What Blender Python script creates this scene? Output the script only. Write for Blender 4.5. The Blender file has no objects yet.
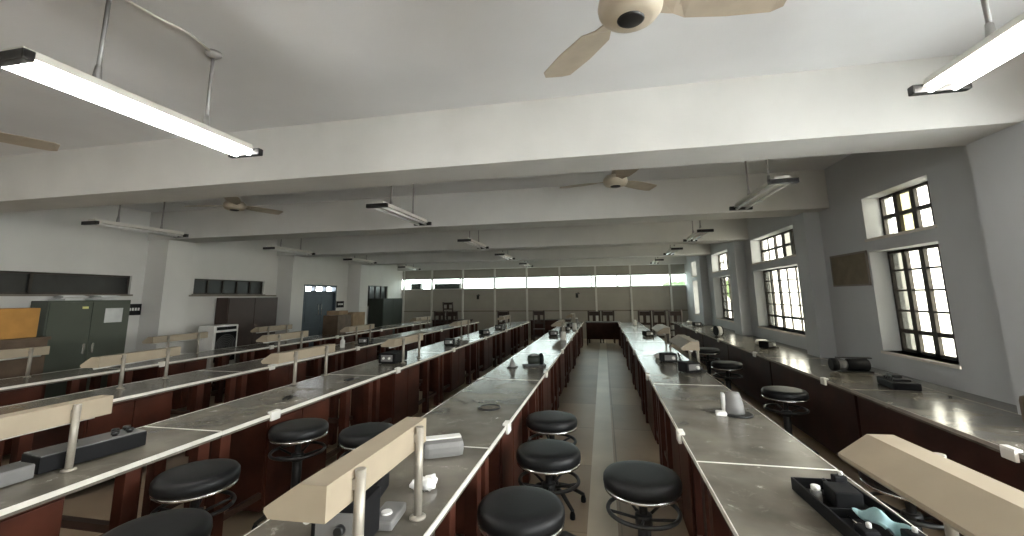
import bpy, bmesh, math, random
from mathutils import Vector, Matrix
random.seed(7)
S = bpy.context.scene
COL = S.collection
PI = math.pi

# ------------------------------------------------------------------ materials
def mat(name, col, rough=.6, spec=.5, metal=0., var=.12, scale=6., bump=0., bscale=40., coat=0., detail=4.):
    m = bpy.data.materials.new(name); m.use_nodes = True
    nt = m.node_tree; b = nt.nodes['Principled BSDF']
    b.inputs['Roughness'].default_value = rough
    b.inputs['Metallic'].default_value = metal
    b.inputs['Specular IOR Level'].default_value = spec
    if coat: b.inputs['Coat Weight'].default_value = coat; b.inputs['Coat Roughness'].default_value = .15
    tc = nt.nodes.new('ShaderNodeTexCoord')
    nz = nt.nodes.new('ShaderNodeTexNoise'); nz.inputs['Scale'].default_value = scale; nz.inputs['Detail'].default_value = detail
    nt.links.new(tc.outputs['Object'], nz.inputs['Vector'])
    cr = nt.nodes.new('ShaderNodeValToRGB')
    cr.color_ramp.elements[0].position = .3; cr.color_ramp.elements[1].position = .7
    a = [max(0, c*(1-var)) for c in col]; z = [min(1, c*(1+var)) for c in col]
    cr.color_ramp.elements[0].color = (*a, 1); cr.color_ramp.elements[1].color = (*z, 1)
    nt.links.new(nz.outputs['Fac'], cr.inputs['Fac']); nt.links.new(cr.outputs['Color'], b.inputs['Base Color'])
    if bump:
        n2 = nt.nodes.new('ShaderNodeTexNoise'); n2.inputs['Scale'].default_value = bscale; n2.inputs['Detail'].default_value = 6
        nt.links.new(tc.outputs['Object'], n2.inputs['Vector'])
        bp = nt.nodes.new('ShaderNodeBump'); bp.inputs['Strength'].default_value = bump; bp.inputs['Distance'].default_value = .01
        nt.links.new(n2.outputs['Fac'], bp.inputs['Height']); nt.links.new(bp.outputs['Normal'], b.inputs['Normal'])
    return m

def emit(name, col, s):
    m = bpy.data.materials.new(name); m.use_nodes = True; nt = m.node_tree
    b = nt.nodes['Principled BSDF']; b.inputs['Base Color'].default_value = (.9, .9, .9, 1)
    b.inputs['Emission Color'].default_value = (*col, 1); b.inputs['Emission Strength'].default_value = s
    return m

def glass(name, tint, refl=.08, frost=0.):
    m = bpy.data.materials.new(name); m.use_nodes = True; nt = m.node_tree; nt.nodes.clear()
    o = nt.nodes.new('ShaderNodeOutputMaterial'); t = nt.nodes.new('ShaderNodeBsdfTransparent'); t.inputs['Color'].default_value = (*tint, 1)
    g = nt.nodes.new('ShaderNodeBsdfGlossy'); g.inputs['Roughness'].default_value = .05
    mx = nt.nodes.new('ShaderNodeMixShader'); mx.inputs[0].default_value = refl
    nt.links.new(t.outputs[0], mx.inputs[1]); nt.links.new(g.outputs[0], mx.inputs[2]); last = mx
    if frost:
        tr = nt.nodes.new('ShaderNodeBsdfTranslucent'); tr.inputs['Color'].default_value = (.8, .8, .76, 1)
        nz = nt.nodes.new('ShaderNodeTexNoise'); nz.inputs['Scale'].default_value = 3
        tc = nt.nodes.new('ShaderNodeTexCoord'); nt.links.new(tc.outputs['Object'], nz.inputs['Vector'])
        mr = nt.nodes.new('ShaderNodeMapRange'); mr.inputs['To Min'].default_value = frost*.6; mr.inputs['To Max'].default_value = min(1, frost*1.4)
        nt.links.new(nz.outputs['Fac'], mr.inputs['Value'])
        m2 = nt.nodes.new('ShaderNodeMixShader'); nt.links.new(mr.outputs[0], m2.inputs[0])
        nt.links.new(mx.outputs[0], m2.inputs[1]); nt.links.new(tr.outputs[0], m2.inputs[2]); last = m2
    nt.links.new(last.outputs[0], o.inputs['Surface'])
    return m

M = {}
M['ceil'] = mat('ceiling_paint', (.70, .70, .705), .9, .2, var=.05, scale=1.2, bump=.08, bscale=30)
M['beam'] = mat('beam_paint', (.64, .63, .605), .9, .2, var=.06, scale=1.5, bump=.1, bscale=25)
M['wall'] = mat('wall_paint', (.70, .69, .66), .85, .25, var=.05, scale=1.3, bump=.06, bscale=30)
M['wallr'] = mat('window_wall_paint', (.50, .515, .53), .8, .3, var=.05, scale=1.3, bump=.06, bscale=30)  # backlit shade of the white wall paint put into this colour
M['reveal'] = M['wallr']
M['part'] = mat('partition_board', (.40, .375, .33), .7, .3, var=.06, scale=2)
M['partpost'] = mat('partition_post', (.7, .69, .65), .6, .3, var=.04)
M['trimF'] = mat('dull_edge_strip', (.33, .30, .26), .45, .4)
M['rail'] = mat('rail_wood', (.2, .17, .14), .6)
M['steelframe'] = mat('window_steel', (.045, .038, .032), .55, .4, var=.2, scale=20)
M['sill'] = mat('sill_plaster', (.66, .62, .56), .8, .2)
M['top'] = mat('bench_laminate', (.172, .156, .128), .24, .55, var=.4, scale=2.6, bump=.04, bscale=60, detail=8)
def wear(m):      # pale scuffs and rings worn into the laminate, with a rougher finish there
    nt = m.node_tree; b = nt.nodes['Principled BSDF']; src = b.inputs['Base Color'].links[0].from_socket
    tc = nt.nodes.new('ShaderNodeTexCoord'); oi = nt.nodes.new('ShaderNodeObjectInfo'); ad = nt.nodes.new('ShaderNodeVectorMath')
    sc = nt.nodes.new('ShaderNodeVectorMath'); sc.operation = 'SCALE'; sc.inputs['Scale'].default_value = 37
    nt.links.new(oi.outputs['Location'], sc.inputs[0]); nt.links.new(tc.outputs['Object'], ad.inputs[0]); nt.links.new(sc.outputs[0], ad.inputs[1])
    nz = nt.nodes.new('ShaderNodeTexNoise'); nz.inputs['Scale'].default_value = 7; nz.inputs['Detail'].default_value = 9; nz.inputs['Roughness'].default_value = .72; nz.inputs['Distortion'].default_value = .6
    nt.links.new(ad.outputs[0], nz.inputs['Vector'])
    cr = nt.nodes.new('ShaderNodeValToRGB'); cr.color_ramp.elements[0].position = .56; cr.color_ramp.elements[0].color = (0,0,0,1); cr.color_ramp.elements[1].position = .72; cr.color_ramp.elements[1].color = (.42,.42,.42,1)
    nt.links.new(nz.outputs['Fac'], cr.inputs['Fac'])
    mx = nt.nodes.new('ShaderNodeMix'); mx.data_type = 'RGBA'; mx.inputs['B'].default_value = (.42,.39,.33,1)
    nt.links.new(cr.outputs['Color'], mx.inputs['Factor']); nt.links.new(src, mx.inputs['A']); nt.links.new(mx.outputs['Result'], b.inputs['Base Color'])
    mr = nt.nodes.new('ShaderNodeMapRange'); mr.inputs['To Min'].default_value = .2; mr.inputs['To Max'].default_value = .5
    nt.links.new(cr.outputs['Color'], mr.inputs['Value']); nt.links.new(mr.outputs[0], b.inputs['Roughness'])
wear(M['top'])
M['trim'] = mat('bench_edge_aluminium', (.80, .77, .70), .4, .5, var=.06, scale=20)
M['red'] = mat('mahogany_board', (.058, .0165, .009), .5, .25, var=.35, scale=4)
M['dark'] = mat('dark_board', (.040, .014, .009), .55, .25, var=.3, scale=4)
M['railwood'] = mat('rail_dark_wood', (.06, .032, .022), .5, .4, var=.2)
M['socket'] = mat('socket_plastic', (.82, .80, .74), .4, .5, var=.03)
M['beige'] = mat('cream_enamel', (.36, .30, .22), .5, .45, var=.07, scale=5)
M['postm'] = mat('conduit_grey', (.36, .33, .28), .4, .5, metal=.3, var=.12, scale=12)
M['vinyl'] = mat('black_vinyl', (.009, .0095, .0105), .45, .32, var=.2, scale=12, bump=.05, bscale=90)
M['chrome'] = mat('chrome', (.62, .62, .62), .2, .5, metal=1., var=.05)
M['black'] = mat('black_metal', (.014, .014, .014), .4, .5, var=.2, scale=10)
M['blackp'] = mat('black_plastic', (.008, .008, .009), .6, .2, var=.2, scale=8)
M['greybody'] = mat('grey_plastic', (.2, .195, .19), .5, .4, var=.1)
M['white'] = mat('white_plastic', (.78, .77, .74), .4, .5, var=.04)
M['tissue'] = mat('white_tissue', (.85, .84, .82), .9, .1, var=.04)
M['fixture'] = mat('fixture_enamel', (.66, .64, .58), .5, .4, var=.05)
M['cap'] = mat('fixture_bracket', (.014, .013, .012), .4, .4, var=.3, scale=30)
M['tubeoff'] = mat('unlit_tube', (.72, .71, .68), .25, .5, var=.02)
M['tubeon'] = emit('lit_tube', (1., .985, .95), 23.)
M['rod'] = mat('grey_rod', (.34, .33, .32), .45, .5, metal=.4)
M['fan'] = mat('fan_beige', (.50, .435, .34), .4, .5, var=.08)
M['fanblade'] = mat('fan_blade_tan', (.42, .36, .28), .5, .4, var=.12)
M['green'] = mat('cabinet_green', (.078, .090, .070), .42, .5, var=.1, scale=2)
M['paper'] = mat('paper', (.70, .71, .70), .8, .2, var=.12)
M['yellow'] = mat('yellow_label', (.75, .72, .28), .6)
M['orange'] = mat('orange_brown_card', (.46, .23, .055), .55, .4, var=.15, scale=5)
M['brown'] = mat('brown_wood', (.12, .082, .055), .55, .4, var=.25, scale=5)
M['cupboard'] = mat('dark_brown_laminate', (.058, .036, .030), .45, .4, var=.12, scale=3)
M['door'] = mat('blue_door_paint', (.050, .068, .088), .45, .4, var=.12, scale=3)
M['blackgreen'] = mat('dark_green_metal', (.03, .036, .028), .5, .4)
M['card'] = mat('cardboard', (.30, .215, .135), .8, .2, var=.15)
M['board'] = mat('pin_board', (.20, .165, .115), .85, .2, var=.12, scale=8)
M['cyan'] = mat('pale_blue_cloth', (.33, .50, .52), .8, .2, var=.12, scale=15)
M['chair'] = mat('dark_chair_wood', (.035, .018, .013), .45, .45, var=.25)
M['leaf'] = mat('leaf_green', (.10, .15, .07), .8, .2, var=.4, scale=3)
M['bark'] = mat('bark', (.1, .07, .05), .9, .1)
M['ground'] = mat('ground_outside', (.80, .80, .79), .9, .1)  # paleness raised so the unseen ground bounces daylight onto the ceiling
M['litpane'] = glass('door_light_pane', (.95, .95, .95), .05)
M['open'] = glass('clear_pane', (.98, .98, .96), .05)
M['glass'] = glass('dimmed_pane', (.56, .54, .48), .04)  # tint lowered to dim the daylight falling on the reveals
M['frost'] = glass('frosted_dim_pane', (.21, .205, .18), .04)  # frosted panes, tinted darker still to dim the daylight
M['cream'] = glass('cream_pane', (.30, .28, .20), .04)
M['band'] = glass('partition_pane', (.60, .64, .615), .05)
M['darkglass'] = mat('dark_corridor_glass', (.03, .032, .032), .3, .35, var=.3, scale=2)
def floor_mat():
    m = mat('terrazzo_floor', (.45, .355, .245), .42, .5, var=.14, scale=1.1, bump=.02, bscale=80)
    nt = m.node_tree; b = nt.nodes['Principled BSDF']
    src = b.inputs['Base Color'].links[0].from_socket
    tc = nt.nodes.new('ShaderNodeTexCoord'); br = nt.nodes.new('ShaderNodeTexBrick')
    br.offset = 0; br.inputs['Scale'].default_value = 1
    br.inputs['Brick Width'].default_value = 1.2; br.inputs['Row Height'].default_value = 1.2; br.inputs['Mortar Size'].default_value = .006
    br.inputs['Color1'].default_value = (.66, .65, .66, 1); br.inputs['Color2'].default_value = (1.05, 1.02, .98, 1); br.inputs['Mortar'].default_value = (.55, .55, .55, 1)
    mp = nt.nodes.new('ShaderNodeMapping'); mp.inputs['Location'].default_value = (-.055, .35, 0)
    nt.links.new(tc.outputs['Object'], mp.inputs['Vector']); nt.links.new(mp.outputs[0], br.inputs['Vector'])
    mx = nt.nodes.new('ShaderNodeMix'); mx.data_type = 'RGBA'; mx.blend_type = 'MULTIPLY'; mx.inputs['Factor'].default_value = 1
    nt.links.new(src, mx.inputs['A']); nt.links.new(br.outputs['Color'], mx.inputs['B'])
    nt.links.new(mx.outputs['Result'], b.inputs['Base Color'])
    return m
M['floor'] = floor_mat()
M['floorband'] = mat('pale_floor_strip', (.60, .53, .41), .34, .5, var=.1, scale=2, bump=.02, bscale=80)

# ------------------------------------------------------------------ mesh builder
class MB:
    def __init__(s): s.v = []; s.f = []; s.sm = []
    def add(s, vs, fs, smooth=False):
        n = len(s.v); s.v += [tuple(v) for v in vs]; s.f += [tuple(i+n for i in f) for f in fs]; s.sm += [smooth]*len(fs); return s
    def box(s, x0, x1, y0, y1, z0, z1, bev=0.):
        if bev:
            bm = bmesh.new(); bmesh.ops.create_cube(bm, size=1)
            for v in bm.verts: v.co = ((x0+x1)/2+v.co.x*(x1-x0), (y0+y1)/2+v.co.y*(y1-y0), (z0+z1)/2+v.co.z*(z1-z0))
            bmesh.ops.bevel(bm, geom=bm.edges[:]+bm.verts[:], offset=bev, segments=2, affect='EDGES', profile=.6)
            bm.verts.index_update(); s.add([v.co[:] for v in bm.verts], [[v.index for v in f.verts] for f in bm.faces]); bm.free(); return s
        return s.add([(x0,y0,z0),(x1,y0,z0),(x1,y1,z0),(x0,y1,z0),(x0,y0,z1),(x1,y0,z1),(x1,y1,z1),(x0,y1,z1)],
                     [(0,3,2,1),(4,5,6,7),(0,1,5,4),(1,2,6,5),(2,3,7,6),(3,0,4,7)])
    def tube(s, pts, r, n=10, closed=False, r2=None):
        pts = [Vector(p) for p in pts]; k = len(pts); vs = []; fs = []
        up = None
        for i, p in enumerate(pts):
            a = pts[(i-1) % k] if (closed or i > 0) else p; b = pts[(i+1) % k] if (closed or i < k-1) else p
            t = (b-a).normalized()
            if up is None:
                up = Vector((0,0,1)) if abs(t.z) < .9 else Vector((1,0,0))
            u = (up - t*up.dot(t)).normalized(); w = t.cross(u); up = u
            rr = r if r2 is None else r+(r2-r)*i/max(1,k-1)
            for j in range(n):
                a_ = 2*PI*j/n; vs.append(p+u*math.cos(a_)*rr+w*math.sin(a_)*rr)
        for i in range(k if closed else k-1):
            for j in range(n):
                fs.append((i*n+j, i*n+(j+1) % n, ((i+1) % k)*n+(j+1) % n, ((i+1) % k)*n+j))
        if not closed:
            fs.append(tuple(range(n-1,-1,-1))); fs.append(tuple((k-1)*n+j for j in range(n)))
        return s.add(vs, fs, True)
    def ring(s, c, R, r, n=32, m=8, axis='z'):
        pts = []
        for i in range(n):
            a = 2*PI*i/n; d = (R*math.cos(a), R*math.sin(a), 0) if axis == 'z' else ((0, R*math.cos(a), R*math.sin(a)) if axis == 'x' else (R*math.cos(a), 0, R*math.sin(a)))
            pts.append(Vector(c)+Vector(d))
        return s.tube(pts, r, m, True)
    def lathe(s, prof, c=(0,0,0), n=32, axis='z'):
        vs = []; fs = []; k = len(prof)
        for (r, h) in prof:
            for j in range(n):
                a = 2*PI*j/n; x, y = max(r,1e-4)*math.cos(a), max(r,1e-4)*math.sin(a)
                d = (x, y, h) if axis == 'z' else ((h, x, y) if axis == 'x' else (x, h, -y))
                vs.append((c[0]+d[0], c[1]+d[1], c[2]+d[2]))
        for i in range(k-1):
            for j in range(n): fs.append((i*n+j, i*n+(j+1) % n, (i+1)*n+(j+1) % n, (i+1)*n+j))
        fs.append(tuple(range(n-1,-1,-1))); fs.append(tuple((k-1)*n+j for j in range(n)))
        return s.add(vs, fs, True)
    def prism_y(s, prof, y0, y1):     # prof: (x,z) counter-clockwise seen from -Y
        n = len(prof)
        vs = [(x,y0,z) for x,z in prof]+[(x,y1,z) for x,z in prof]
        fs = [tuple(range(n)), tuple(range(2*n-1,n-1,-1))]
        for i in range(n): j = (i+1) % n; fs.append((j, i, i+n, j+n))
        return s.add(vs, fs)
    def blob(s, c, r, n=12, m=8, jit=.2, seed=1):
        rnd = random.Random(seed); vs = []; fs = []
        for i in range(m+1):
            th = PI*i/m
            for j in range(n):
                ph = 2*PI*j/n; q = 1+rnd.uniform(-jit, jit)
                vs.append((c[0]+r[0]*math.sin(th)*math.cos(ph)*q, c[1]+r[1]*math.sin(th)*math.sin(ph)*q, c[2]+r[2]*math.cos(th)*(q if 0 < i < m else 1)))
        for i in range(m):
            for j in range(n): fs.append((i*n+j, (i+1)*n+j, (i+1)*n+(j+1) % n, i*n+(j+1) % n))
        return s.add(vs, fs, True)
    def build(s, name, material, parent=None, loc=(0,0,0), rz=0., autosmooth=True):
        me = bpy.data.meshes.new(name); me.from_pydata(s.v, [], s.f)
        bm = bmesh.new(); bm.from_mesh(me); bmesh.ops.remove_doubles(bm, verts=bm.verts, dist=1e-5) if False else None
        bmesh.ops.recalc_face_normals(bm, faces=bm.faces); bm.to_mesh(me); bm.free()
        for p, q in zip(me.polygons, s.sm): p.use_smooth = q and len(p.vertices) <= 4
        me.materials.append(material)
        o = bpy.data.objects.new(name, me); COL.objects.link(o)
        if parent: o.parent = parent
        o.location = loc; o.rotation_euler = (0,0,rz)
        return o

def tag(o, label, cat, group=None):
    o['label'] = label; o['category'] = cat
    if group: o['group'] = group
    elif 'group' in o.keys(): del o['group']
    return o
def thing(name, label, cat, loc=(0,0,0), rz=0., group=None):
    o = bpy.data.objects.new(name, None); COL.objects.link(o); o.empty_display_size = .1
    o.location = loc; o.rotation_euler = (0,0,rz); return tag(o, label, cat, group)
def struct(name, mb, m, parent=None):
    o = mb.build(name, m, parent)
    if not parent: o['kind'] = 'structure'
    return o
def sgroup(name, loc=(0,0,0)):
    o = bpy.data.objects.new(name, None); COL.objects.link(o); o.location = loc; o['kind'] = 'structure'; return o
KIDS = {}
def copy_tree(o, parent=None):
    c = o.copy(); COL.objects.link(c)
    if parent: c.parent = parent
    for ch in [x for x in bpy.data.objects if x.parent == o]: copy_tree(ch, c)
    return c

# ------------------------------------------------------------------ dimensions
CZ = 1.61
XL, XR = -8.3, 3.0          # wall faces
YB, YP = -3.2, 16.8         # back wall, partition
ZC, ZB = 3.26, 2.73         # ceiling, beam undersides
T = .76                     # bench height

# ------------------------------------------------------------------ room shell
struct('floor', MB().box(XL-.3, XR+.5, YB-.3, YP+5, -.1, 0), M['floor'])
fb = MB().box(-.18, .03, YB, YP-.05, 0, .002); struct('floor_strip', fb, M['floorband'])
struct('ceiling', MB().box(XL-.3, XR+.5, YB-.3, YP+.1, ZC, ZC+.15), M['ceil'])
BEAMS = [(.25,.8), (3.36,3.83), (6.3,6.86), (9.55,10.1), (12.75,13.3), (16.3,YP-.06)]
for i, (a, b) in enumerate(BEAMS): struct('beam_%d' % (i+1), MB().box(XL, XR, a, b, ZB, ZC), M['beam'])
WT = .28                     # right wall thickness
WIN = [(-2.95,-.3), (.1,2.85), (4.55,5.59), (7.3,9.47), (10.75,12.73), (14.2,15.5)]  # first two openings added out of view for more daylight
UZ0, UZ1, LZ0, LZ1 = 2.215, 2.69, .975, 2.065
w = MB(); y = YB
for (a, b) in WIN:
    w.box(XR, XR+WT, y, a, 0, ZC)
    w.box(XR, XR+WT, a, b, 0, LZ0); w.box(XR, XR+WT, a, b, LZ1, UZ0); w.box(XR, XR+WT, a, b, UZ1, ZC)
    y = b
w.box(XR, XR+WT, y, YP, 0, ZC)
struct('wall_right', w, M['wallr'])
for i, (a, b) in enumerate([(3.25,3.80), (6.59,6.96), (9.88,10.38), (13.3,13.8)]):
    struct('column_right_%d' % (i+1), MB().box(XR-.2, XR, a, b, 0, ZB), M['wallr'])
t = MB()
for a, b in ((.5,3.25),(3.80,6.59),(6.96,9.88),(10.38,13.3),(13.8,14.5)): t.box(XR-.203, XR, a, b, .735, .76)
struct('trim_2', t, M['top'])
# left wall with window and door openings
LW = [(2.6,6.12,1.73,2.06), (7.33,9.22,1.74,2.06), (13.87,15.55,1.35,2.07)]
DY0, DY1, DZ = 10.66, 12.18, 2.02
w = MB(); y = YB
for (a, b, z0, z1) in sorted(LW+[(DY0,DY1,0,DZ)]):
    w.box(XL-.2, XL, y, a, 0, ZC)
    if z0 > 0: w.box(XL-.2, XL, a, b, 0, z0)
    w.box(XL-.2, XL, a, b, z1, ZC); y = b
w.box(XL-.2, XL, y, YP, 0, ZC)
struct('wall_left', w, M['wall'])
for i, (a, b) in enumerate([(3.36,3.86), (6.33,6.84), (9.63,10.1), (12.8,13.3)]):
    struct('column_left_%d' % (i+1), MB().box(XL, XL+.46, a, b, 0, ZB), M['wall'])
# back wall, mostly glazed
w = MB().box(XL, XR, YB-.2, YB, 0, ZC)
struct('wall_back', w, M['wall'])
# sill rail along the left wall and dado trim
t = MB(); 
for a, b in ((6.9,9.6),): t.box(XL, XL+.05, a, b, 1.69, 1.72)
struct('trim_1', t, M['rail'])

# windows on the window wall
def steel_window(name, ya, yb, z0, z1, cols, rows, thick_cols=(), thick_rows=(), frosted=(), cream=(), base='glass'):
    x0, x1 = XR+.18, XR+.215
    g = sgroup(name)
    f = MB(); t = .03
    f.box(x0,x1,ya,yb,z0,z0+t); f.box(x0,x1,ya,yb,z1-t,z1); f.box(x0,x1,ya,ya+t,z0,z1); f.box(x0,x1,yb-t,yb,z0,z1)
    for i in range(1, cols):
        y_ = yb-(yb-ya)*i/cols; h = .034 if i in thick_cols else .01
        f.box(x0+(0 if h > .02 else .008),x1,y_-h,y_+h,z0,z1)
    for j in range(1, rows):
        z_ = z0+(z1-z0)*j/rows; h = .022 if j in thick_rows else .01
        f.box(x0+.005,x1,ya,yb,z_-h,z_+h)
    f.build('frame', M['steelframe'], g)
    for i in range(cols):
        a = yb-(yb-ya)*(i+1)/cols; b = yb-(yb-ya)*i/cols
        k = 'frost' if i in frosted else 'cream' if i in cream else base
        MB().box(x1-.012, x1-.007, a, b, z0+.01, z1-.01).build('pane', M[k], g)
    MB().box(XR-.015, XR+.18, ya-.02, yb+.02, z0-.03, z0).build('sill', M['sill'], g)
    return g
steel_window('window_1', 4.55, 5.59, UZ0, UZ1, 4, 2, (1,2,3), (1,), (), (1,))
steel_window('window_2', 4.55, 5.59, LZ0, LZ1, 4, 5, (1,2,3), (1,), (0,))
steel_window('window_3', 7.3, 9.47, UZ0, UZ1, 6, 2, (2,3,4), (1,), (3,4))
steel_window('window_4', 7.3, 9.47, LZ0, LZ1, 6, 5, (1,2,), (1,), (0,))
steel_window('window_5', 10.75, 12.73, UZ0, UZ1, 5, 2, (2,3), (), (3,))
steel_window('window_6', 10.75, 12.73, LZ0, LZ1, 5, 5, (1,2), (1,), (0,3))
steel_window('window_7', 14.2, 15.5, UZ0, UZ1, 4, 2, (2,), (), ())
steel_window('window_8', 14.2, 15.5, LZ0, LZ1, 4, 5, (2,), (1,), ())
steel_window('window_9', .1, 2.85, UZ0, UZ1, 7, 2, (2,3), (), (), (), 'open')  # unseen window added to light the near end of the room
steel_window('window_10', .1, 2.85, LZ0, LZ1, 7, 5, (2,3), (1,), (), (), 'open')  # lower half of the same added window
steel_window('window_14', -2.95, -.3, UZ0, UZ1, 7, 2, (2,3), (), (), (), 'open')  # second unseen window added behind the viewer for daylight
steel_window('window_15', -2.95, -.3, LZ0, LZ1, 7, 5, (2,3), (1,), (), (), 'open')  # its lower half, added for daylight too
# dark corridor windows in the left wall
for n, (a, b, z0, z1) in enumerate(LW):
    g = sgroup('window_%d' % (11+n)); f = MB(); t = .03; xa, xb = XL-.1, XL-.05
    f.box(xa,xb,a,b,z0,z0+t); f.box(xa,xb,a,b,z1-t,z1)
    ys = [a,4.76,b] if n == 0 else [a+(b-a)*i/max(2,round((b-a)/.42)) for i in range(max(2,round((b-a)/.42))+1)]
    for y_ in ys:
        f.box(xa,xb,max(a,y_-.02),min(b,y_+.02),z0,z1)
    f.build('frame', M['steelframe'], g)
    MB().box(XL-.09, XL-.08, a, b, z0, z1).build('pane', M['darkglass'], g)
    MB().box(XL-.05, XL+.03, a-.03, b+.03, z0-.03, z0-.001).build('sill', M['rail'], g)
# blue double door
g = sgroup('door_1'); f = MB()
f.box(XL-.12,XL+.03,DY0,DY0+.06,0,DZ); f.box(XL-.12,XL+.03,DY1-.06,DY1,0,DZ); f.box(XL-.12,XL+.03,DY0,DY1,DZ-.05,DZ); f.box(XL-.12,XL+.02,DY0,DY1,1.80,1.84)
for i in (1,2): yy = DY0+(DY1-DY0)*i/3; f.box(XL-.12,XL+.02,yy-.03,yy+.03,1.8,DZ)
f.build('door_frame', M['door'], g)
ym = (DY0+DY1)/2
for a, b, s in ((DY0+.06, ym-.004, 1), (ym+.004, DY1-.06, -1)):
    l = MB().box(XL-.08,XL-.03,a,b,.01,1.8); l.box(XL-.03,XL-.02,a+.1,b-.1,.15,.8,.008); l.box(XL-.03,XL-.02,a+.1,b-.1,.95,1.7,.008)
    lf = l.build('door_leaf', M['door'], g)
    yh = ym-.07*s
    MB().tube([(XL-.03,yh,1.15),(XL+.02,yh,1.15),(XL+.02,yh,1.45),(XL-.03,yh,1.45)],.01,8).build('door_handle', M['chrome'], lf)
for i in range(3):
    a = DY0+(DY1-DY0)*i/3; MB().box(XL-.08,XL-.075,a+.03,a+(DY1-DY0)/3-.03,1.84,DZ-.05).build('pane', M['litpane'], g)

# glazed partition
g = sgroup('partition'); PX = [-8.22,-6.96,-5.61,-4.26,-2.95,-1.64,-.26,1.04,2.47]
b = MB(); b.box(XL,XR,YP,YP+.04,1.07,1.945); b.build('upper_board', M['part'], g)
MB().box(XL,XR,YP,YP+.04,0,1.03).build('lower_board', M['part'], g)
MB().box(XL,XR,YP-.03,YP+.05,1.03,1.07).build('dado_rail', M['rail'], g)
MB().box(XL,XR,YP,YP+.05,2.36,ZC).build('top_board', M['part'], g)
MB().box(XL,XR,YP-.02,YP+.06,1.925,1.965).build('transom', M['partpost'], g)
for x in PX: MB().box(x-.035,x+.035,YP-.05,YP+.06,0,2.73).build('post', M['partpost'], g)
for x in (-5.73,-.42,.55): MB().box(x-.025,x+.025,YP-.01,YP+.05,1.96,2.36).build('window_post', M['partpost'], g)
MB().box(-.42,.55,YP-.005,YP+.045,2.29,2.33).build('window_bar', M['partpost'], g)
ex = [XL]+PX[1:]+[XR]
for a, b_ in zip(ex, ex[1:]): MB().box(a,b_,YP+.015,YP+.022,1.965,2.36).build('pane', M['band'], g)
MB().box(XL,XR,YP+.05,YP+.45,1.9,1.93).build('ledge', M['part'], g)
for x, w_, h in ((-7.75,.45,.27), (-6.35,1.15,.25)):
    o = thing('storage_box', 'small dark box behind the partition glass by the far corner' if w_ < 1 else 'long dark box lying behind the partition glass on its ledge', 'box', (x, YP+.25, 1.932))
    MB().box(-w_/2,w_/2,-.13,.13,0,h-.03,.01).build('body', M['blackgreen'], o)
    MB().box(-w_/2-.01,w_/2+.01,-.14,.14,h-.03,h,.006).build('lid', M['blackgreen'], o)

for x, z_, lab in ((-4.97,1.62,'small dark lamp bracket on the partition toward the cabinets'),(-.99,1.64,'small dark lamp bracket on the partition near the aisle')):
    o = thing('wall_bracket', lab, 'bracket', (x,YP-.001,z_))
    MB().box(-.05,.05,-.025,0,-.1,.08,.006).build('plate', M['black'], o); MB().tube([(0,-.02,.05),(.06,-.12,.09),(.1,-.14,.05)],.02,8).build('arm', M['black'], o)
# ground and trees outside
struct('ground', MB().box(-60,60,-40,70,-.4,-.25), M['ground'])
for i, (x, y_, h) in enumerate(((6.5,38,2.9),(12.5,42,3.3))):
    o = thing('tree', ['low round tree outside beyond the partition glass', 'taller round tree outside beyond the partition glass'][i], 'tree', (x,y_,-.25))
    MB().tube([(0,0,0),(.05,0,1),(0,.05,2)],.16,8,r2=.08).build('trunk', M['bark'], o)
    c = MB()
    for k in range(9): c.blob((random.uniform(-1.3,1.3),random.uniform(-1,1),h-.9+random.uniform(-.5,.4)),(.9,.9,.6),12,8,.25,k+10*i)
    c.build('crown', M['leaf'], o)

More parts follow.
